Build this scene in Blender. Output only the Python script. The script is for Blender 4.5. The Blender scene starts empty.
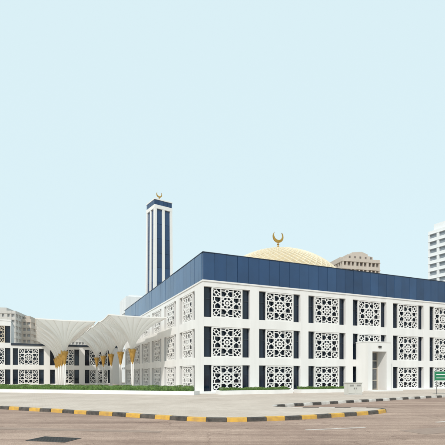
import bpy, bmesh, math, random
from mathutils import Vector, Matrix
random.seed(7)
scene=bpy.context.scene
scene.view_settings.view_transform='Standard'
scene.view_settings.look='None'
scene.view_settings.exposure=0
COL=scene.collection
R=math.radians
EYE=1.82; F=422.0

# ---------------------------------------------------------------- materials
def new_mat(name):
    m=bpy.data.materials.new(name); m.use_nodes=True
    nt=m.node_tree; b=nt.nodes['Principled BSDF']
    return m,nt,b
def mat(name,c1,c2=None,scale=1.0,rough=0.7,metal=0.0,bump=0.0,bscale=30,streak=False,detail=6,ior=None,sc=None,trans=0):
    m,nt,b=new_mat(name)
    b.inputs['Roughness'].default_value=rough
    b.inputs['Metallic'].default_value=metal
    if ior is not None: b.inputs['IOR'].default_value=ior
    c2=c2 or c1
    tc=nt.nodes.new('ShaderNodeTexCoord')
    mp=nt.nodes.new('ShaderNodeMapping')
    nt.links.new(tc.outputs['Object'],mp.inputs['Vector'])
    if streak: mp.inputs['Scale'].default_value=(1,1,0.12)
    if sc: mp.inputs['Scale'].default_value=sc
    n=nt.nodes.new('ShaderNodeTexNoise'); n.inputs['Scale'].default_value=scale; n.inputs['Detail'].default_value=detail
    n.inputs['Roughness'].default_value=0.6
    nt.links.new(mp.outputs[0],n.inputs['Vector'])
    r=nt.nodes.new('ShaderNodeValToRGB')
    r.color_ramp.elements[0].position=0.32; r.color_ramp.elements[1].position=0.68
    r.color_ramp.elements[0].color=(*c2,1); r.color_ramp.elements[1].color=(*c1,1)
    nt.links.new(n.outputs['Fac'],r.inputs[0]); nt.links.new(r.outputs[0],b.inputs['Base Color'])
    if trans:
        t=nt.nodes.new('ShaderNodeBsdfTranslucent'); nt.links.new(r.outputs[0],t.inputs['Color'])
        mm=nt.nodes.new('ShaderNodeMixShader'); mm.inputs[0].default_value=trans
        nt.links.new(b.outputs[0],mm.inputs[1]); nt.links.new(t.outputs[0],mm.inputs[2])
        nt.links.new(mm.outputs[0],nt.nodes['Material Output'].inputs['Surface'])
    if bump>0:
        n2=nt.nodes.new('ShaderNodeTexNoise'); n2.inputs['Scale'].default_value=bscale; n2.inputs['Detail'].default_value=4
        nt.links.new(tc.outputs['Object'],n2.inputs['Vector'])
        bp=nt.nodes.new('ShaderNodeBump'); bp.inputs['Strength'].default_value=bump; bp.inputs['Distance'].default_value=0.02
        nt.links.new(n2.outputs['Fac'],bp.inputs['Height']); nt.links.new(bp.outputs[0],b.inputs['Normal'])
    return m
WHITE=mat('white_plaster',(.83,.82,.80),(.75,.74,.72),0.9,.75,streak=True,bump=.15)
WHITE2=mat('white_lattice',(.84,.83,.81),(.78,.77,.75),1.5,.65)
BEIGE=mat('beige_lattice',(.66,.58,.46),(.56,.49,.39),1.5,.7)
CANV=mat('canopy_white',(.90,.88,.84),(.87,.85,.80),0.8,.5,trans=.38)
CANE=mat('canopy_rim',(.88,.87,.85),(.85,.84,.81),0.8,.5)
GLASS=mat('dark_glass',(.012,.024,.048),(.004,.009,.018),0.5,.05,sc=(1,1,.5))
BLUES=[mat('blue_glass',(.012,.052,.145),(.008,.036,.102),0.35,.06,detail=3,sc=(1,1,.6),ior=1.6),  # tone noise and lighter and deeper copies stand in for varied reflections
       mat('blue_glass_light',(.015,.060,.160),(.010,.042,.115),0.3,.05,detail=3,ior=1.62),
       mat('blue_glass_deep',(.010,.045,.126),(.007,.031,.088),0.4,.07,detail=3,ior=1.58)]
BLUEL=[mat('blue_glass_painted_sky',(.028,.095,.225),(.020,.070,.17),0.25,.05,detail=3,ior=1.7),  # left fascia: brighter sky reflection painted in as a lighter base blue
       mat('blue_glass_painted_sky_pale',(.034,.108,.245),(.024,.080,.19),0.25,.05,detail=3,ior=1.7)]
BLUE=BLUES[0]
BLUED=mat('blue_joint',(.010,.022,.05),(.008,.018,.04),1,.5)
NAVY=mat('mullion',(.03,.04,.06),(.02,.03,.045),1,.5)
DOORG=mat('door_glass',(.16,.17,.18),(.06,.07,.08),1.2,.1)
DOORF=mat('door_frame',(.55,.50,.42),(.45,.41,.35),2,.4)
GOLD=mat('gold',(.62,.36,.09),(.45,.25,.05),3,.3,metal=.8)
GOLDM=mat('gold_paint',(.64,.40,.11),(.46,.27,.06),4,.45,metal=.3)
DCREAM=mat('dome_cream',(.76,.69,.54),(.68,.60,.45),2,.5)
DTAN=mat('dome_tan',(.60,.49,.31),(.52,.41,.24),.6,.45)
DTAN2=mat('dome_gold',(.55,.44,.27),(.48,.37,.21),.6,.4)
ROOF=mat('roof_grey',(.45,.44,.42),(.38,.37,.35),.5,.9)
METAL=mat('grey_metal',(.42,.43,.44),(.33,.34,.35),5,.45,metal=.6)
DARKM=mat('dark_metal',(.06,.055,.052),(.035,.033,.032),8,.6,metal=.3,bump=.3)
CABINET=mat('cabinet_paint',(.66,.65,.61),(.54,.53,.49),2,.5,streak=True)
GREENS=mat('sign_green',(.01,.20,.09),(.01,.17,.07),2,.4)
SIGNW=mat('sign_white',(.8,.8,.8),(.75,.75,.75),2,.4)
YEL=mat('kerb_yellow',(.74,.43,.06),(.48,.29,.09),4,.75,bump=.3,detail=12)
BLK=mat('kerb_black',(.035,.033,.032),(.13,.112,.095),4,.8,bump=.3,detail=12)
KWH=mat('kerb_white',(.70,.68,.64),(.48,.44,.40),3,.8,bump=.3,detail=12)
LEAF=mat('hedge_leaf',(.13,.23,.05),(.065,.14,.03),3,.7)
LEAF2=mat('hedge_leaf_light',(.22,.33,.08),(.14,.23,.05),3,.7)
PAINT=mat('road_paint',(.74,.71,.67),(.50,.40,.34),5,.8,detail=12)
FARW=mat('far_white',(.78,.80,.81),(.70,.72,.73),.1,.8)  # far_ materials: distance haze is put into the colours by paling them
FARG=mat('far_grey',(.58,.56,.53),(.50,.48,.455),.15,.85)
FARB=mat('far_beige',(.56,.49,.43),(.49,.43,.37),.15,.85)
FARGL=mat('far_glass',(.28,.32,.36),(.19,.22,.25),.4,.25)
FARBR=mat('far_brown_glass',(.22,.18,.155),(.13,.11,.10),.5,.4)
FARM=mat('far_muted_glass',(.44,.45,.46),(.35,.36,.37),.5,.4)

def road_mat():
    m,nt,b=new_mat('dusty_asphalt'); b.inputs['Roughness'].default_value=.92
    tc=nt.nodes.new('ShaderNodeTexCoord')
    def noise(s,d=8,sc=(1,1,1),rot=0,rg=.65):
        mp=nt.nodes.new('ShaderNodeMapping'); mp.inputs['Scale'].default_value=sc; mp.inputs['Rotation'].default_value=(0,0,rot)
        nt.links.new(tc.outputs['Object'],mp.inputs[0])
        n=nt.nodes.new('ShaderNodeTexNoise'); n.inputs['Scale'].default_value=s; n.inputs['Detail'].default_value=d
        n.inputs['Roughness'].default_value=rg
        nt.links.new(mp.outputs[0],n.inputs[0]); return n
    def ramp(src,p0,c0,p1,c1):
        r=nt.nodes.new('ShaderNodeValToRGB'); r.color_ramp.elements[0].position=p0;r.color_ramp.elements[1].position=p1
        r.color_ramp.elements[0].color=(*c0,1); r.color_ramp.elements[1].color=(*c1,1)
        nt.links.new(src,r.inputs[0]); return r.outputs[0]
    def mul(x,y):
        k=nt.nodes.new('ShaderNodeMix'); k.data_type='RGBA'; k.blend_type='MULTIPLY'; k.inputs[0].default_value=1
        nt.links.new(x,k.inputs[6]); nt.links.new(y,k.inputs[7]); return k.outputs[2]
    a=noise(.28); g=noise(28,3); md=noise(5,6,rg=.75); s1=noise(.9,5,(.10,1.3,1),R(28)); s2=noise(.7,6,(.08,1.6,1),R(-30))
    o=ramp(a.outputs['Fac'],.38,(.38,.262,.205),.62,(.50,.362,.285))
    o=mul(o,ramp(s1.outputs['Fac'],.38,(.79,.77,.76),.60,(1.04,1.04,1.04)))
    o=mul(o,ramp(s2.outputs['Fac'],.40,(.86,.84,.83),.55,(1.03,1.03,1.03)))
    o=mul(o,ramp(md.outputs['Fac'],.35,(.82,.80,.79),.62,(1.06,1.06,1.06)))
    o=mul(o,ramp(g.outputs['Fac'],.3,(.60,.60,.60),.7,(1.3,1.3,1.3)))
    v=nt.nodes.new('ShaderNodeTexVoronoi'); v.feature='DISTANCE_TO_EDGE'; v.inputs['Scale'].default_value=.22
    w=noise(1.2); mx=nt.nodes.new('ShaderNodeMix'); mx.data_type='RGBA'; mx.blend_type='ADD'; mx.inputs[0].default_value=.9
    nt.links.new(tc.outputs['Object'],mx.inputs[6]); nt.links.new(w.outputs['Color'],mx.inputs[7]); nt.links.new(mx.outputs[2],v.inputs['Vector'])
    o=mul(o,ramp(v.outputs['Distance'],0,(.60,.56,.54),.006,(1,1,1)))
    nt.links.new(o,b.inputs['Base Color'])
    bp=nt.nodes.new('ShaderNodeBump'); bp.inputs['Strength'].default_value=.5; bp.inputs['Distance'].default_value=.012
    nt.links.new(g.outputs['Fac'],bp.inputs['Height']); nt.links.new(bp.outputs[0],b.inputs['Normal'])
    return m
ROAD=road_mat()
PATCH=mat('asphalt_patch',(.36,.265,.21),(.29,.205,.165),6,.92,detail=10,bump=.5)
def paving_mat():
    m,nt,b=new_mat('paving'); b.inputs['Roughness'].default_value=.9
    tc=nt.nodes.new('ShaderNodeTexCoord'); mp=nt.nodes.new('ShaderNodeMapping'); mp.inputs['Rotation'].default_value=(0,0,R(-23.5))
    nt.links.new(tc.outputs['Object'],mp.inputs[0])
    br=nt.nodes.new('ShaderNodeTexBrick'); br.inputs['Scale'].default_value=1.5
    br.inputs['Color1'].default_value=(.61,.525,.455,1); br.inputs['Color2'].default_value=(.575,.49,.42,1); br.inputs['Mortar'].default_value=(.47,.395,.335,1)
    br.inputs['Mortar Size'].default_value=.012
    nt.links.new(mp.outputs[0],br.inputs['Vector'])
    def ns(s,p0,c0,p1,c1,rg=.72):
        n=nt.nodes.new('ShaderNodeTexNoise'); n.inputs['Scale'].default_value=s; n.inputs['Detail'].default_value=10; n.inputs['Roughness'].default_value=rg
        nt.links.new(tc.outputs['Object'],n.inputs[0])
        r=nt.nodes.new('ShaderNodeValToRGB'); r.color_ramp.elements[0].position=p0;r.color_ramp.elements[1].position=p1
        r.color_ramp.elements[0].color=(*c0,1); r.color_ramp.elements[1].color=(*c1,1)
        nt.links.new(n.outputs['Fac'],r.inputs[0]); return r.outputs[0]
    o=br.outputs[0]
    for t in (ns(.3,.36,(.86,.84,.82),.62,(1.05,1.05,1.05)),ns(3.5,.36,(.91,.90,.89),.60,(1.03,1.03,1.03))):
        k=nt.nodes.new('ShaderNodeMix'); k.data_type='RGBA'; k.blend_type='MULTIPLY'; k.inputs[0].default_value=1
        nt.links.new(o,k.inputs[6]); nt.links.new(t,k.inputs[7]); o=k.outputs[2]
    nt.links.new(o,b.inputs['Base Color'])
    return m
PAVE=paving_mat()
SAND=mat('sandy_ground',(.46,.40,.34),(.38,.33,.28),.05,.95)

# ---------------------------------------------------------------- helpers
class MB:
    def __init__(s): s.bm=bmesh.new(); s.mats=[]
    def mi(s,m):
        if m not in s.mats: s.mats.append(m)
        return s.mats.index(m)
    def box(s,x0,x1,y0,y1,z0,z1,m):
        v=[s.bm.verts.new(p) for p in [(x0,y0,z0),(x1,y0,z0),(x1,y1,z0),(x0,y1,z0),(x0,y0,z1),(x1,y0,z1),(x1,y1,z1),(x0,y1,z1)]]
        i=s.mi(m)
        for q in [(3,2,1,0),(4,5,6,7),(0,1,5,4),(1,2,6,5),(2,3,7,6),(3,0,4,7)]:
            f=s.bm.faces.new([v[k] for k in q]); f.material_index=i
        return v
    def prism(s,pts,y0,y1,m):
        i=s.mi(m); a=[s.bm.verts.new((p[0],y0,p[1])) for p in pts]; b=[s.bm.verts.new((p[0],y1,p[1])) for p in pts]
        n=len(pts)
        s.bm.faces.new(a).material_index=i; s.bm.faces.new(b[::-1]).material_index=i
        for k in range(n):
            s.bm.faces.new([a[(k+1)%n],a[k],b[k],b[(k+1)%n]]).material_index=i
    def seg(s,p,q,w,y0,y1,m,ext=.2):
        p=Vector(p);q=Vector(q);d=(q-p).normalized();n=Vector((-d.y,d.x))*w/2;e=d*w*ext
        s.prism([(p-e-n),(q+e-n),(q+e+n),(p-e+n)],y0,y1,m)
    def lathe(s,prof,m,n=20,cx=0,cy=0,smooth=True):
        i=s.mi(m); rings=[]
        for r,z in prof:
            rings.append([s.bm.verts.new((cx+r*math.cos(2*math.pi*k/n),cy+r*math.sin(2*math.pi*k/n),z)) for k in range(n)])
        for a,b in zip(rings,rings[1:]):
            for k in range(n):
                f=s.bm.faces.new([a[k],a[(k+1)%n],b[(k+1)%n],b[k]]); f.material_index=i; f.smooth=smooth
        s.bm.faces.new(rings[0][::-1]).material_index=i; s.bm.faces.new(rings[-1]).material_index=i
    def mesh(s,name,norm=True):
        if norm: bmesh.ops.recalc_face_normals(s.bm,faces=s.bm.faces[:])
        me=bpy.data.meshes.new(name); s.bm.to_mesh(me); s.bm.free()
        for m in s.mats: me.materials.append(m)
        return me
def obj(name,data,parent=None,loc=(0,0,0),rz=0,**props):
    o=bpy.data.objects.new(name,data); COL.objects.link(o)
    o.location=loc; o.rotation_euler=(0,0,rz)
    if parent: o.parent=parent
    for k,v in props.items(): o[k]=v
    return o

CX,CY=-1.774,38.4
TH=R(23.5)
U=Vector((math.cos(TH),math.sin(TH))); V=Vector((-math.sin(TH),math.cos(TH)))
def W(s,t): 
    p=Vector((CX,CY))+U*s+V*t; return (p.x,p.y)

# ---------------------------------------------------------------- shared window meshes
OW,OH=4.74,2.80
LW=3.15
def window_mesh():
    b=MB()
    b.box(-OW/2,OW/2,.40,.43,0,OH,GLASS)
    for x in (-OW/2+.04,-LW/2-.06,LW/2+.06,OW/2-.04): b.box(x-.035,x+.035,.33,.40,0,OH,NAVY)
    for z in (.04,OH*.62,OH-.04):
        for a,c in ((-OW/2+.076,-LW/2-.096),(LW/2+.096,OW/2-.076)): b.box(a,c,.345,.40,z-.03,z+.03,NAVY)
    return b.mesh('window')
def lattice_mesh(M):
    b=MB(); hw,hh=LW/2,OH/2; T=.12
    b.box(-hw,-hw+T,.05,.24,0,OH,M); b.box(hw-T,hw,.05,.24,0,OH,M)
    b.box(-hw+T,hw-T,.05,.24,0,T,M); b.box(-hw+T,hw-T,.05,.24,OH-T,OH,M)
    iw,ih=hw-T*.5,hh-T*.5; cnt=[0]
    def L(x1,z1,x2,z2,w=.09,ext=.25):
        cnt[0]+=1; o=cnt[0]*.0007
        b.seg((x1*iw,hh+z1*ih),(x2*iw,hh+z2*ih),w,.075+o,.15+o,M,ext)
    def star(cx,cz,q,w):
        d=q*math.sqrt(2)
        for s in (1,-1):
            L(cx-q,cz+s*q,cx+q,cz+s*q,w); L(cx+s*q,cz-q,cx+s*q,cz+q,w)
            L(cx+s*d,cz,cx,cz+d,w); L(cx+s*d,cz,cx,cz-d,w)
    q=.405; d=q*math.sqrt(2)
    star(0,0,q,.105)
    star(0,0,.175,.080)
    for k in range(8):
        a=k*math.pi/4; L(.235*math.cos(a),.235*math.sin(a),.43*math.cos(a),.43*math.sin(a),.07)
    pts=[(.085*iw*math.cos(k*math.pi/4),hh+.085*iw*math.sin(k*math.pi/4)) for k in range(8)]
    b.prism(pts,.07,.16,M)
    for k in range(4):
        a=k*math.pi/2; ca,sa=round(math.cos(a)),round(math.sin(a)); ox,oz=-sa,ca
        def P(r,t): return (r*ca+t*ox, r*sa+t*oz)
        L(*P(d,0),*P(.68,0)); L(*P(1,0),*P(.96,0))
        for t in (1,-1):
            L(*P(.68,0),*P(.83,.15*t)); L(*P(.83,.15*t),*P(.98,0))
            L(*P(.83,.15*t),*P(.83,.42*t),.08)
            L(*P(q,q*t),*P(1,q*t*1.04),.095)
    for sx in (1,-1):
        for sz in (1,-1):
            c=.71; 
            L(q*sx,q*sz,(c-.14)*sx,(c-.14)*sz,.085)
            h_=.13
            L((c+h_*1.3)*sx,c*sz,c*sx,(c+h_*1.3)*sz,.08); L((c-h_*1.3)*sx,c*sz,c*sx,(c-h_*1.3)*sz,.08)
            L((c+h_*1.3)*sx,c*sz,c*sx,(c-h_*1.3)*sz,.08); L((c-h_*1.3)*sx,c*sz,c*sx,(c+h_*1.3)*sz,.08)
            L((c+.10)*sx,(c+.10)*sz,sx,sz,.085); L((c-.10)*sx,(c-.10)*sz,(c-.16)*sx,(c-.16)*sz,.085)
            L((c+.16)*sx,c*sz,1*sx,c*sz,.08); L(c*sx,(c+.16)*sz,c*sx,1*sz,.08)
            L((c-.16)*sx,c*sz,.42*sx,c*sz,.08); L(c*sx,(c-.16)*sz,c*sx,.42*sz,.08)
    return b.mesh('lattice_screen')
WM=window_mesh(); LM=lattice_mesh(WHITE2); LB=lattice_mesh(BEIGE)
ROWS=[(6.98,1.0),(3.33,1.0),(.17,.865)]
def add_window(parent,x,y,z,sz,rz,lm=None):
    w=obj('window',WM,parent,(x,y,z),rz); w.scale=(1,1,sz)
    obj('lattice_screen',lm or LM,w)
def facade(b,centres,x0,x1,rows,top,M,depth=.5,plinth=True):
    edges=[x0]
    for c in centres: edges+= [c-OW/2,c+OW/2]
    edges.append(x1)
    for k in range(0,len(edges),2): 
        b.box(edges[k],edges[k+1],0,depth,0,top,M)
    for c in centres:
        z=0
        for (zb,s) in sorted(rows):
            b.box(c-OW/2,c+OW/2,.012,depth-.003,z,zb,M); z=zb+OH*s
        b.box(c-OW/2,c+OW/2,.012,depth-.003,z,top-.002,M)

# ---------------------------------------------------------------- mosque
mosque=obj('mosque',None,None,(CX,CY,0.15),TH,category='mosque',
  label='white and blue mosque with lattice screens, gold dome and crescent')
LS,LT=40.3,38.2; TOP=10.22; HB=12.85
rc=[2.45+5.7*k for k in range(7)]
b=MB(); facade(b,rc,0.0,LS,ROWS,TOP,WHITE); 
obj('wall',b.mesh('wall'),mosque)
lc=[4.65+6.0*k for k in range(6)]
b=MB(); facade(b,[-c for c in lc[::-1]],-LT,-.503,ROWS,TOP-.004,WHITE)
obj('wall',b.mesh('wall'),mosque,(0,0,0),-math.pi/2)
b=MB(); b.box(.52,LS-.02,.52,LT-.02,0,TOP-.1,NAVY); b.box(LS-.5,LS,.51,LT,0.001,TOP-.01,WHITE); b.box(.51,LS-.51,LT-.5,LT,.001,TOP-.01,WHITE)
obj('inner_wall',b.mesh('inner_wall'),mosque)
b=MB(); b.box(-.9,17.15,-1.1,-.005,.001,.09,WHITE); b.box(21.25,LS,-1.1,-.005,.001,.09,WHITE); b.box(-.9,-.005,-.003,LT,.001,.088,WHITE)
obj('base_step',b.mesh('base_step'),mosque)
for c in rc:
    for z,s in ROWS: add_window(mosque,c,0,z,s,0)
for c in lc:
    for z,s in ROWS: add_window(mosque,0,c,z,s,-math.pi/2)
b=MB(); b.box(-.06,LS+.06,-.06,LT+.06,TOP+.002,TOP+.14,WHITE); obj('cornice',b.mesh('cornice'),mosque)
b=MB(); z0=TOP+.142; z1=HB
def fpanels(length,axis):
    n=round(length/1.14); w=length/n
    for k in range(n):
        a=k*w+.014; c=(k+1)*w-.014
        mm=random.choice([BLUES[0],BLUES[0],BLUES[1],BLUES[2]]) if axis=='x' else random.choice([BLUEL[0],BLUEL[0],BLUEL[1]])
        t=random.uniform(-.015,.015); t2=random.uniform(-.008,.008)
        if axis=='x':
            v=b.box(a,c,-.02,.3,z0,z1,mm)
            for i in (0,4): v[i].co.y+=t2
            for i in (4,5): v[i].co.y+=t
        else:
            v=b.box(-.02,.3,a+(.3 if k==0 else 0),c,z0,z1,mm)
            for i in (0,4): v[i].co.x+=t2
            for i in (4,7): v[i].co.x+=t
fpanels(LS,'x'); fpanels(LT,'y')
b.box(.05,LS-.05,.05,LT-.05,z0,z1-.05,BLUED)
b.box(LS-.3,LS,.31,LT,z0,z1,BLUE); b.box(.31,LS-.31,LT-.3,LT,z0,z1,BLUE)
obj('roof_fascia',b.mesh('roof_fascia'),mosque)
b=MB(); b.box(-.055,LS+.03,-.055,LT+.03,z1+.002,z1+.07,BLUED); b.box(.4,LS-.4,.4,LT-.4,z1+.07,z1+.1,ROOF); obj('roof',b.mesh('roof'),mosque)
# dome
bm=bmesh.new(); RD=12.4; cz=8.1; N=60; step=R(2.7); rings=[]
els=[]; e=R(19)
while e<R(88.5): els.append(e); e+=step
for i,e in enumerate(els):
    rings.append([bm.verts.new((RD*math.cos(e)*math.cos(2*math.pi*(k+.5*(i%2))/N),RD*math.cos(e)*math.sin(2*math.pi*(k+.5*(i%2))/N),RD*math.sin(e))) for k in range(N)])
for i in range(len(rings)-2):
    for k in range(N):
        sh=0 if i%2==1 else -1
        l=rings[i+1][(k+sh)%N]; r_=rings[i+1][(k+1+sh)%N]
        bm.faces.new([rings[i][k],r_,rings[i+2][k],l]).material_index=1+(i%4==0)
top=bm.verts.new((0,0,RD)); r1,r2=rings[-1],rings[-2]
for k in range(N): bm.faces.new([r1[k],r1[(k+1)%N],top]).material_index=2
for k in range(N):
    sh=0 if (len(rings)-2)%2==1 else -1
    bm.faces.new([r1[(k+sh)%N],r2[k],r1[(k+1+sh)%N]]).material_index=2
bmesh.ops.recalc_face_normals(bm,faces=bm.faces[:])
orig=[f for f in bm.faces if len(f.verts)==4 and f.calc_center_median().z<RD*math.sin(R(82))]
res=bmesh.ops.inset_individual(bm,faces=orig,thickness=.085,depth=-.07)
for f in res['faces']: f.material_index=0
me=bpy.data.meshes.new('dome'); bm.to_mesh(me); bm.free()
for m in (DCREAM,DTAN,DTAN2): me.materials.append(m)
DS,DT=19.5,19.3
dome=obj('dome',me,mosque,(DS,DT,cz))
b=MB(); b.lathe([(11.9,HB+.1-cz),(11.9,HB+.5-cz),(11.6,HB+.6-cz)],DCREAM,64); obj('dome_base',b.mesh('dome_base'),mosque,(DS,DT,cz))
def finial_mesh(sc):
    b=MB()
    b.lathe([(r*sc,z*sc) for r,z in [(.5,-.25),(.42,.05),(.12,.15),(.1,.3),(.26,.45),(.26,.55),(.09,.7),(.08,.85),(.19,.95),(.19,1.02),(.07,1.15),(.05,1.4)]],GOLD,18)
    n=30; Ro=.95; Ri=.78; off=.26
    o=[];inn=[]
    zi=(Ro*Ro-Ri*Ri+off*off)/(2*off); xi=math.sqrt(max(Ro*Ro-zi*zi,0))
    a0=math.atan2(zi,xi); 
    for k in range(n+1):
        a=a0-(math.pi+2*a0)*k/n; o.append((Ro*math.cos(a),Ro*math.sin(a)))
    b0=math.atan2(zi-off,xi)
    for k in range(1,n):
        a=math.pi-b0+(math.pi+2*b0)*k/n; inn.append((Ri*math.cos(a),off+Ri*math.sin(a)))
    pts=[(x*sc,(z+2.2)*sc) for x,z in o+inn]
    b.prism(pts,-.1*sc,.1*sc,GOLD)
    return b.mesh('crescent_finial')
obj('crescent_finial',finial_mesh(.95),dome,(0,0,RD))
# portal
b=MB(); sx0,sx1=17.6,20.75; p=-1.8; oz=4.15
b.box(sx0,18.2,p,-.002,0,5.1,WHITE); b.box(20.15,sx1,p,-.002,0,5.1,WHITE); b.box(18.2,20.15,p+.003,-.002,oz,5.097,WHITE)
b.box(sx0-.04,sx1+.04,p-.04,-.003,5.102,5.2,WHITE)
portal=obj('portal',b.mesh('portal'),mosque)
b=MB(); b.box(18.2,20.15,-.45,-.40,0,oz,DOORG)
for x in (18.26,19.175,20.09): b.box(x-.06,x+.06,-.52,-.45,0,oz,DOORF)
for z in (.12,1.1,2.35,3.2,oz-.07): b.box(18.32,19.115,-.51,-.45,z-.05,z+.05,DOORF); b.box(19.235,20.03,-.51,-.45,z-.05,z+.05,DOORF)
b.box(19.05,19.09,-.60,-.56,.9,1.5,GOLD); b.box(19.26,19.30,-.60,-.56,.9,1.5,GOLD)
obj('door',b.mesh('door'),portal)
b=MB(); b.box(17.2,21.2,-3.0,p-.005,-.001,.10,WHITE); obj('step',b.mesh('step'),mosque)
b=MB(); b.box(19.0,19.35,p-.12,p-.004,4.55,4.72,DARKM); obj('wall_light',b.mesh('wall_light'),portal)

# ---------------------------------------------------------------- annex wing
AT=42.0
ax,ay=W(0,AT)
annex=obj('annex_building',None,None,(ax,ay,.15),TH,category='building',label='low white annex with lattice screens beside the mosque plaza')
E3=-17.95
c2=[-3.9-5.7*k for k in range(3)][::-1]
b=MB(); facade(b,c2,E3,0,ROWS[1:],6.6,WHITE); obj('wall',b.mesh('wall'),annex)
b=MB(); b.box(E3,0,.52,11,0,6.5,NAVY); obj('inner_wall',b.mesh('inner_wall'),annex)
b=MB(); b.box(E3+.02,.08,-.12,11.1,6.602,6.95,NAVY); obj('roof',b.mesh('roof'),annex)
for c in c2:
    for z,s in ROWS[1:]: add_window(annex,c,0,z,s,0)
c3=[-20.4-5.7*k for k in range(4)][::-1]
b=MB(); facade(b,c3,-41,E3-.003,ROWS,10.6,WHITE); b.box(E3-.3,E3-.003,.51,11,0,10.59,WHITE); obj('wall',b.mesh('wall'),annex)
b=MB(); b.box(-41,E3-.31,.52,11,0,10.5,NAVY); b.box(-41.06,E3+.05,-.06,11.06,10.602,10.8,WHITE); obj('inner_wall',b.mesh('inner_wall'),annex)
for c in c3:
    for j,(z,s) in enumerate(ROWS): add_window(annex,c,0,z,s,0,LB if j==0 else None)

# ---------------------------------------------------------------- minaret
mx,my=-12.3,82.0
minaret=obj('minaret',None,None,(mx,my,.1),TH+R(11),category='minaret',label='tall white square minaret with blue glass strips and gold crescent')
b=MB(); h=2.1; HT=33.2
def tap_box(x0,x1,y0,y1,z0,z1,m,f=.88):
    k=len(b.bm.verts); b.box(x0,x1,y0,y1,z0,z1,m); b.bm.verts.ensure_lookup_table()
    for v in b.bm.verts[k:]:
        s=1-(1-f)*v.co.z/36; v.co.x*=s; v.co.y*=s
pw=.54
for sx in(-1,1):
    for sy in(-1,1):
        tap_box(min(sx*h,sx*(h-pw)),max(sx*h,sx*(h-pw)),min(sy*h,sy*(h-pw)),max(sy*h,sy*(h-pw)),0,HT,WHITE)
for sgn in(-1,1):
    tap_box(-.28,.28,min(sgn*(h-.02),sgn*(h-.35)),max(sgn*(h-.02),sgn*(h-.35)),0,HT-.01,WHITE)
    tap_box(min(sgn*(h-.02),sgn*(h-.35)),max(sgn*(h-.02),sgn*(h-.35)),-.28,.28,0,HT-.01,WHITE)
tap_box(-h-.02,h+.02,-h-.02,h+.02,HT+.002,HT+.7,WHITE)
tap_box(-h-.04,h+.04,-h-.04,h+.04,HT+1.65,HT+1.85,WHITE)
obj('shaft',b.mesh('shaft'),minaret)
b=MB()
nz=12
for k in range(nz):
    za=k*(HT-.02)/nz; zb=(k+1)*(HT-.02)/nz-.04
    tap_box(-h+.25,h-.25,-h+.25,h-.25,za,zb,random.choice(BLUES))
tap_box(-h+.34,h-.34,-h+.34,h-.34,.01,HT-.03,BLUED)
obj('glazing',b.mesh('glazing'),minaret)
b=MB()
for k in range(4):
    w=(2*h-.1)/4; tap_box(-h+.05+k*w+.02,-h+.05+(k+1)*w-.02,-h+.06,h-.06,HT+.702,HT+1.648,random.choice(BLUES))
tap_box(-h+.1,h-.1,-h+.1,h-.1,HT+.702,HT+1.64,BLUED)
for k in range(4):
    w=(2*h-.2)/4; tap_box(-h+.03,-h+.06,-h+.1+k*w+.02,-h+.1+(k+1)*w-.02,HT+.702,HT+1.648,BLUE)
obj('balcony_band',b.mesh('balcony_band'),minaret)
b=MB(); b.lathe([(1.3,0),(1.2,.25),(.5,.5),(.3,.7)],WHITE,16); obj('cap',b.mesh('cap'),minaret,(0,0,HT+1.852))
obj('crescent_finial',finial_mesh(.62),minaret,(0,0,HT+2.2))

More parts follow.
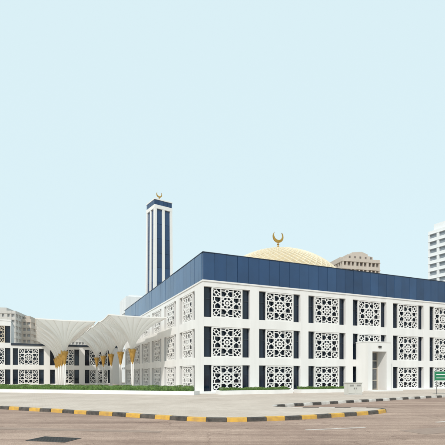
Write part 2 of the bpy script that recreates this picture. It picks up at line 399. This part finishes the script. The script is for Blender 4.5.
# ---------------------------------------------------------------- tulip canopies
def canopy_mesh():
    bm=bmesh.new(); a=3.10; m=28; zc=4.2; H=3.80
    nf=7; sub=4; per=nf*sub; n=4*per
    cs=[(-1,-1),(1,-1),(1,1),(-1,1)]
    def pt(q,k,dr=0,dz=0,fold=True):
        side=k//per; f=(k%per)/per
        p0=Vector(cs[side]);p1=Vector(cs[(side+1)%4]); sq=p0.lerp(p1,f)
        ang=math.atan2(sq.y,sq.x); circ=Vector((math.cos(ang),math.sin(ang)))
        d=circ.lerp(sq,q**.7)
        prof=.05+.95*(q**1.6)
        u=abs(2*f-1)
        scoop=1-.10*(1-u*u)*math.sin(math.pi*min(1,q))
        ph=(k%sub)/sub; fo=math.sin(math.pi*ph)
        pl=1-.055*fo*min(1,q*3)*(1-q**6)
        r=a*prof*scoop*pl+dr
        z=zc+H*(q**.80)*(1-.022*(1-u*u)*q**3)+dz
        return (r*d.x,r*d.y,z)
    rings=[[bm.verts.new(pt(j/m,k)) for k in range(n)] for j in range(m+1)]
    for A_,B_ in zip(rings,rings[1:]):
        for k in range(n):
            bm.faces.new([A_[k],A_[(k+1)%n],B_[(k+1)%n],B_[k]]).smooth=True
    for j in range(m):
        for k in range(0,n,sub):
            e=bm.edges.get((rings[j][k],rings[j+1][k]))
            if e: e.smooth=False
    for k in range(0,n,sub):
        prev=None
        for j in range(2,m+1):
            q=j/m; c=Vector(pt(q,k)); o=Vector((c.x,c.y,0)); 
            if o.length<1e-4: continue
            rad=o.normalized(); tan=Vector((-rad.y,rad.x,0))*.018
            out=rad*.025+Vector((0,0,-.025))
            vs=[bm.verts.new(c-tan-out*.1),bm.verts.new(c-tan+out),bm.verts.new(c+tan+out),bm.verts.new(c+tan-out*.1)]
            if prev:
                for i in range(3): bm.faces.new([prev[i],prev[i+1],vs[i+1],vs[i]]).material_index=1
            prev=vs
    lo=[bm.verts.new(pt(1,k,.03,-.08)) for k in range(n)]; hi=[bm.verts.new(pt(1,k,.03,.04)) for k in range(n)]
    ins=[bm.verts.new(pt(1,k,-.06,.04)) for k in range(n)]; inl=[bm.verts.new(pt(1,k,-.06,-.08)) for k in range(n)]
    L4=[lo,hi,ins,inl]
    for i in range(4):
        a1,b1=L4[i],L4[(i+1)%4]
        for k in range(n): bm.faces.new([a1[k],a1[(k+1)%n],b1[(k+1)%n],b1[k]]).material_index=1
    bmesh.ops.recalc_face_normals(bm,faces=bm.faces[:])
    me=bpy.data.meshes.new('canopy_shell'); bm.to_mesh(me); bm.free(); me.materials.append(CANV); me.materials.append(CANE); return me
def capital_mesh():
    b=MB()
    b.lathe([(.12,2.95),(.16,3.0),(.14,3.15),(.18,3.5),(.26,3.95),(.36,4.3),(.44,4.5),(.42,4.58),(.25,4.6)],GOLDM,24)
    for k in range(8):
        a=k*math.pi/4; ca,sa=math.cos(a),math.sin(a)
        v=[b.bm.verts.new((r*ca-o*sa,r*sa+o*ca,z)) for r,z,o in [(.14,3.15,-.03),(.14,3.15,.03),(.52,4.72,.03),(.52,4.72,-.03)]]
        b.bm.faces.new(v).material_index=0
    return b.mesh('capital')
def column_mesh():
    b=MB(); b.lathe([(.30,0),(.30,.18),(.18,.24),(.11,.34),(.11,2.95),(.14,3.0)],WHITE,20)
    for k in range(4):
        a=k*math.pi/2+math.pi/4
        b.lathe([(.05,.2),(.042,1.5),(.042,3.1)],WHITE,10,.15*math.cos(a),.15*math.sin(a))
    return b.mesh('column')
CM,KM,PM=canopy_mesh(),capital_mesh(),column_mesh()
for s,tt in ((-3.95,12.2),(-11.1,13.8)):
    for k in range(5):
        t=tt+(6.4 if s>-5 else 6.2)*k; x,y=W(s-(.2*k if s>-5 else 0),t)
        e=obj('tulip_canopy',None,None,(x,y,.15),TH,category='canopy',group='tulip canopies along the plaza',
              label='white flared tulip canopy on gold-topped column beside mosque')
        if s<-5: e.scale=(.95,.95,.93)
        obj('column',PM,e); obj('capital',KM,e); obj('canopy_shell',CM,e)

# ---------------------------------------------------------------- ground
def sheet(name,pts,z,m,**k):
    bm=bmesh.new(); f=bm.faces.new([bm.verts.new((x,y,z)) for x,y in pts]); 
    bm.normal_update()
    if f.normal.z<0: f.normal_flip()
    bmesh.ops.triangulate(bm,faces=[f]); me=bpy.data.meshes.new(name); bm.to_mesh(me); bm.free(); me.materials.append(m)
    return obj(name,me,**k)
sheet('ground',[(-2500,-400),(2500,-400),(2500,3500),(-2500,3500)],-.004,SAND,kind='structure')
sheet('road',[(-260,-60),(260,-60),(260,150),(-260,150)],0,ROAD,kind='structure')
sheet('road_patch',[(6.2,12.9),(9.9,14.6),(9.4,15.6),(5.8,13.8)],.004,PATCH,kind='structure')
sheet('road_patch',[(-9.5,14.4),(-2.0,13.3),(-1.95,13.75),(-9.4,14.95)],.004,PATCH,kind='structure')
def smooth(pts,it=3):
    for _ in range(it):
        q=[pts[0]]
        for p,r in zip(pts,pts[1:]):
            q+=[(p[0]*.75+r[0]*.25,p[1]*.75+r[1]*.25),(p[0]*.25+r[0]*.75,p[1]*.25+r[1]*.75)]
        q.append(pts[-1]); pts=q
    return pts
kA=smooth([(-75,55.5),(-40,37.2),(-11.9,22.6),(-3.8,18.2),(-.5,16.1),(2.9,17.0),(6.3,19.1),(7.9,20.3),(8.1,21.3),(6.6,21.6),(4.8,21.6),(3.4,21.9),(2.6,22.7),(3.5,24.2),(18.4,34.7),(75,75)])
pave=list(kA)+[(110,100),(110,260),(-200,260),(-200,120)]
sheet('pavement',pave,.15,PAVE,kind='structure')
def cum(pts):
    d=[0]
    for p,q in zip(pts,pts[1:]): d.append(d[-1]+math.dist(p,q))
    return d
D=cum(kA)
def at(s):
    for i in range(len(D)-1):
        if s<=D[i+1]:
            f=(s-D[i])/(D[i+1]-D[i]); p,q=kA[i],kA[i+1]
            d=Vector((q[0]-p[0],q[1]-p[1])).normalized()
            return Vector((p[0]+(q[0]-p[0])*f,p[1]+(q[1]-p[1])*f)),d
    return Vector(kA[-1]),Vector((1,0))
sw=min(range(len(kA)),key=lambda i:math.dist(kA[i],(8.1,21.2))); SW=D[sw]
def kerb(name,s0,s1,m1,m2,L,gap=.012):
    b=MB(); s=s0; i=0
    while s<s1:
        mm=m1 if i%2==0 else m2; idx=b.mi(mm); e=min(s+L-gap,s1)
        ns=2; prev=None; dz=random.uniform(-.006,.006); do=random.uniform(-.008,.008)
        for j in range(ns+1):
            p,d=at(s+(e-s)*j/ns); n=Vector((d.y,-d.x))
            prof=[(-.14,.0),(-.14,.165),(.03,.165),(.06,.14),(.075,0)]
            ring=[b.bm.verts.new((p.x+n.x*(o+do),p.y+n.y*(o+do),z+(dz if z>.05 else 0))) for o,z in prof]
            if prev:
                for q in range(5): b.bm.faces.new([prev[q],prev[(q+1)%5],ring[(q+1)%5],ring[q]]).material_index=idx
            else: b.bm.faces.new(ring).material_index=idx
            prev=ring
        b.bm.faces.new(prev[::-1]).material_index=idx
        s+=L; i+=1
    obj(name,b.mesh(name),kind='structure')
kerb('yellow_black_kerb',0,SW,YEL,BLK,.8)
kerb('white_black_kerb',SW,D[-1],BLK,KWH,.8)
def ln(name,pts,w,z=.004,m=PAINT):
    bm=bmesh.new(); L=[];Rr=[]
    for i,p in enumerate(pts):
        a=Vector(pts[max(0,i-1)]);c=Vector(pts[min(len(pts)-1,i+1)]);d=(c-a).normalized();n=Vector((-d.y,d.x))*w/2
        L.append(bm.verts.new((p[0]+n.x,p[1]+n.y,z)));Rr.append(bm.verts.new((p[0]-n.x,p[1]-n.y,z)))
    for i in range(len(pts)-1): bm.faces.new([Rr[i],Rr[i+1],L[i+1],L[i]])
    bmesh.ops.recalc_face_normals(bm,faces=bm.faces[:])
    me=bpy.data.meshes.new(name); bm.to_mesh(me); bm.free(); me.materials.append(m); obj(name,me,kind='structure')
ln('road_marking',[(2.75,13.95),(3.9,14.3),(4.95,14.65)],.16)
ln('road_marking',[(8.2,16.2),(9.6,17.1),(11.0,18.1)],.16)
e=obj('drain_grate',None,None,(-4.75,11.9,0),R(-15),category='drain grate',label='dark metal storm drain grate set in the road')
b=MB(); b.box(-.62,.62,-.40,-.34,.001,.012,DARKM); b.box(-.62,.62,.34,.40,.001,.012,DARKM); b.box(-.62,-.56,-.34,.34,.001,.012,DARKM); b.box(.56,.62,-.34,.34,.001,.012,DARKM)
obj('frame',b.mesh('frame'),e)
b=MB(); b.box(-.56,.56,-.34,.34,.0015,.003,BLK)
for k in range(13): x=-.50+k*.083; b.box(x-.018,x+.018,-.34,.34,.003,.010,DARKM)
obj('grille',b.mesh('grille'),e)

# ---------------------------------------------------------------- hedges
def hedge(p,q,w,h,z,n,label,grp=None):
    p=Vector(p);q=Vector(q);L=(q-p).length; ang=math.atan2(q.y-p.y,q.x-p.x)
    b=MB(); b.mi(LEAF); b.mi(LEAF2)
    b.box(.05,L-.05,-w/2+.08,w/2-.08,0,h-.08,LEAF)
    for i in range(n):
        x=random.uniform(0,L); y=random.uniform(-w/2,w/2); zz=random.uniform(.02,h)
        if abs(y)<w/2-.12 and zz<h-.12: 
            if random.random()<.5: y=math.copysign(w/2-random.random()*.1,y)
            else: zz=h-random.random()*.08
        zz+= .03*math.sin(x*2.3)+.025*math.sin(x*5.1+1)+.02*math.sin(x*13) if zz>h*.6 else 0
        r=random.uniform(.025,.055)
        M=Matrix.Rotation(random.uniform(0,6.3),3,'Z')@Matrix.Rotation(random.uniform(-1.2,1.2),3,'X')
        vs=[b.bm.verts.new(Vector((x,y,zz))+M@Vector(c)) for c in ((-r,0,0),(0,-r*.5,0),(r,0,0),(0,r*.5,0))]
        b.bm.faces.new(vs).material_index=random.choice([0,1,1])
    me=b.mesh('hedge',False)
    pr=dict(category='hedge',label=label)
    if grp: pr['group']=grp
    return obj('hedge',me,None,(p.x,p.y,z),ang,**pr)
def planter(p,q,w,h,label):
    p=Vector(p);q=Vector(q);L=(q-p).length; ang=math.atan2(q.y-p.y,q.x-p.x)
    b=MB(); b.box(-.15,L+.15,-w/2-.2,-w/2,0,h,WHITE); b.box(-.15,L+.15,w/2,w/2+.2,0,h,WHITE)
    b.box(-.15,0,-w/2,w/2,0,h-.003,WHITE); b.box(L,L+.15,-w/2,w/2,0,h-.003,WHITE); b.box(0,L,-w/2,w/2,0,h-.06,SAND)
    e=obj('planter',b.mesh('planter'),None,(p.x,p.y,.15),ang,category='planter',label=label)
hedge((-25,42.4),(-2.5,35.7),.9,.56,.34,26000,'long clipped green hedge on low white planter wall by canopies')
planter((-25,42.4),(-2.3,35.65),1.0,.32,'low white planter wall running along the canopies')
x0,y0=W(.6,-2.6); x1,y1=W(7.4,-2.6)
planter((x0,y0),(x1,y1),.8,.34,'low white planter against the lattice facade')
hedge((x0,y0),(x1,y1),.75,.36,.36,7500,'short green hedge in planter against the mosque facade','facade hedges')
x0,y0=W(8.6,-2.6); x1,y1=W(15.6,-2.6)
planter((x0,y0),(x1,y1),.8,.34,'low white planter against the lattice facade')
hedge((x0,y0),(x1,y1),.75,.34,.36,7500,'short green hedge in planter against the mosque facade','facade hedges')

# ---------------------------------------------------------------- cabinet
e=obj('utility_cabinet',None,None,(10.9,35.2,.15),R(20),category='utility cabinet',label='off-white electrical cabinet with twin doors on the pavement')
b=MB(); b.box(-.72,.72,-.28,.28,0,.12,FARG); b.box(-.7,.7,-.26,.26,.12,.98,CABINET); b.box(-.75,.75,-.31,.31,.98,1.05,CABINET); obj('body',b.mesh('body'),e)
for sx in(-1,1):
    b=MB(); b.box(-.32,.32,-.02,0,0,.76,CABINET); b.box(-.02*1+(-sx)*.24-.015,-.02+(-sx)*.24+.015,-.05,-.02,.32,.46,DARKM)
    for k in range(4): b.box(-.2,.2,-.026,-.02,.56+k*.04,.575+k*.04,DARKM)
    obj('door',b.mesh('door'),e,(sx*.34,-.262,.17))
# sign
e=obj('road_sign',None,None,(18.95,36.4,.15),R(-8),category='road sign',label='green rectangular road sign on two grey posts by the kerb')
for x in(-.45,.45):
    b=MB(); b.lathe([(.035,0),(.035,2.25)],METAL,12); obj('post',b.mesh('post'),e,(x,0,0))
b=MB()
b.box(-.68,.68,-.075,-.04,1.15,2.0,GREENS)
for a in ((-.65,.65,1.18,1.205),(-.65,.65,1.945,1.97),(-.65,-.625,1.205,1.945),(.625,.65,1.205,1.945)): b.box(a[0],a[1],-.079,-.0751,a[2],a[3],SIGNW)
b.box(-.5,.3,-.079,-.0751,1.68,1.75,SIGNW); b.box(-.5,.42,-.079,-.0751,1.40,1.45,SIGNW)
obj('sign_board',b.mesh('sign_board'),e)

# ---------------------------------------------------------------- far buildings
def block(name,x,y,rot,w,d,h,floors,bm_,gm,label,z0=3,inset=.6,piers=0,crown=None,pf=.22,sill=True,slope=None):
    e=obj(name,None,None,(x,y,0),rot,category='building',label=label)
    b=MB(); b.box(-w/2+.5,w/2-.5,-d/2+.5,d/2-.5,0,h-.5,gm); obj('glazing',b.mesh('glazing'),e)
    fh=(h-z0)/floors
    bb=MB(); bb.box(-w/2,w/2,-d/2,d/2,0,z0,bm_); obj('base_wall',bb.mesh('base_wall'),e)
    bb=MB(); t=fh*inset
    bb.box(-w/2,w/2,-d/2,d/2,-t,0,bm_)
    if sill: bb.box(-w/2-.18,w/2+.18,-d/2-.18,d/2+.18,-t-.08,-t+.06,bm_)
    fm=bb.mesh('floor_slab')
    for k in range(floors): obj('floor_slab',fm,e,(0,0,z0+fh*(k+1)))
    if piers:
        bb=MB(); c=.55; o=.04
        pwid=w/piers*pf
        for k in range(piers+1):
            px=-w/2+k*w/piers; q=pwid*(1.5 if k%3==0 else .8)
            a0=max(-w/2-o,px-q); a1=min(w/2+o,px+q)
            bb.box(a0,a1,-d/2-o,-d/2+c,0,h+.02,bm_); bb.box(a0,a1,d/2-c,d/2+o,0,h+.02,bm_)
        np_=max(1,round(d/(w/piers)))
        for k in range(1,np_):
            py=-d/2+k*d/np_
            bb.box(-w/2-o,-w/2+c,py-pwid,py+pwid,0,h+.01,bm_); bb.box(w/2-c,w/2+o,py-pwid,py+pwid,0,h+.01,bm_)
        obj('wall_pier',bb.mesh('wall_pier'),e)
    if crown or slope:
        bb=MB()
        for (a,c,f,g,zz) in crown or []: bb.box(a*w,c*w,f*d,g*d,h+.03,h+zz,bm_)
        if slope:
            bb.prism([(x_*w,h+.04+z_) for x_,z_ in slope],-d*.42,d*.3,bm_)
            xs=[p_[0] for p_ in slope]
            for k in range(5):
                xx=(min(xs)+.06+(max(xs)-min(xs)-.12)*k/4)*w
                bb.box(xx-.28,xx+.28,-d*.42-.03,-d*.42-.004,h+.3,h+.95,gm)
        obj('roof_structure',bb.mesh('roof_structure'),e)
    return e
def bx(px,dep): return (px-222.5)/F*dep
block('apartment_block',bx(350.5,130),130,R(14),12.2,12,36.0,15,FARB,FARBR,'grey beige stepped apartment block rising behind the mosque roof',inset=.42,piers=9,
      crown=[(-.46,-.36,-.3,.3,.8),(.40,.47,-.2,.2,.7)],slope=[(-.33,0),(-.33,1.3),(-.22,1.3),(-.20,2.0),(.06,2.35),(.22,1.7),(.23,1.2),(.36,1.05),(.37,0)],pf=.18)
block('apartment_block',bx(334,140),140,R(14),7,12,37.2,15,FARG,FARBR,'grey brown flats standing behind the mosque dome',inset=.45,piers=5)
block('residential_tower',bx(452,165),165,R(30),12,12,58.5,19,FARW,FARGL,'white high-rise tower with stacked dark balcony bands',inset=.42,piers=3,crown=[(-.42,.4,-.42,.36,2.6)],pf=.12)
block('apartment_block',bx(3,170),170,R(8),14,14,26.8,10,FARG,FARM,'warm grey apartment block behind the annex building',inset=.45,piers=8,crown=[(-.1,.2,-.3,.3,1.6),(-.4,-.3,-.2,.2,1.2)])
block('apartment_block',bx(25,178),178,R(8),9,14,24.6,9,FARB,FARM,'beige apartment block with rooftop tank behind the annex',inset=.5,piers=5,crown=[(.1,.35,-.3,.3,1.6)])
block('apartment_block',bx(45,200),200,R(-6),11,14,24.8,9,FARW,FARM,'pale apartment block in the hazy distance',inset=.4,piers=7,crown=[(-.3,-.1,-.3,.3,1.5)])
block('apartment_block',bx(75,240),240,R(5),18,14,26.5,9,FARG,FARM,'grey flats far behind the white canopies',inset=.5,piers=10,crown=[(-.2,.1,-.3,.3,1.8)])
block('apartment_block',bx(103,230),230,R(-4),13,14,27.5,9,FARB,FARM,'low beige flats beyond the canopies in haze',inset=.5,piers=8,crown=[(-.3,0,-.3,.3,1.4)])
block('apartment_block',bx(-60,180),180,R(5),30,14,30,9,FARB,FARBR,'beige apartment block beyond the annex',inset=.6,piers=9)
block('service_building',bx(134,100),100,TH,5.2,8,19.6,4,FARW,FARGL,'small white service block beside the minaret base',inset=.85,piers=2,crown=[(-.3,.3,-.3,.3,.7)])
block('apartment_block',bx(520,150),150,R(20),20,16,40,12,FARB,FARBR,'beige apartment block behind the far end of the mosque',inset=.55,piers=6)

# ---------------------------------------------------------------- light
sd=Vector((-.42,-1.0,0)).normalized(); EL=R(42)
sundir=Vector((sd.x*math.cos(EL),sd.y*math.cos(EL),math.sin(EL)))
sun=bpy.data.lights.new('sun','SUN'); sun.energy=2.5; sun.angle=R(3); sun.color=(1,.94,.87)
so=bpy.data.objects.new('sun',sun); COL.objects.link(so); so.rotation_euler=sundir.to_track_quat('Z','Y').to_euler(); so.location=(0,-20,60)
w=bpy.data.worlds.new('World'); scene.world=w; w.use_nodes=True; nt=w.node_tree
bg=nt.nodes['Background']
sky=nt.nodes.new('ShaderNodeTexSky'); sky.sky_type='NISHITA'; sky.sun_disc=False; sky.sun_elevation=EL
sky.sun_rotation=math.atan2(sundir.x,sundir.y); sky.dust_density=2.5
mx_=nt.nodes.new('ShaderNodeMix'); mx_.data_type='RGBA'; mx_.inputs[0].default_value=.88
nt.links.new(sky.outputs[0],mx_.inputs[6]); mx_.inputs[7].default_value=(7.55,9.3,9.75,1)
nt.links.new(mx_.outputs[2],bg.inputs['Color']); bg.inputs['Strength'].default_value=.104

# ---------------------------------------------------------------- camera
cam=bpy.data.cameras.new('camera'); co=bpy.data.objects.new('camera',cam); COL.objects.link(co)
cam.sensor_width=36; cam.lens=F/445*36; cam.shift_y=(375-222.5)/445; cam.clip_end=6000
co.location=(0,0,EYE); co.rotation_euler=(R(90),0,0); scene.camera=co
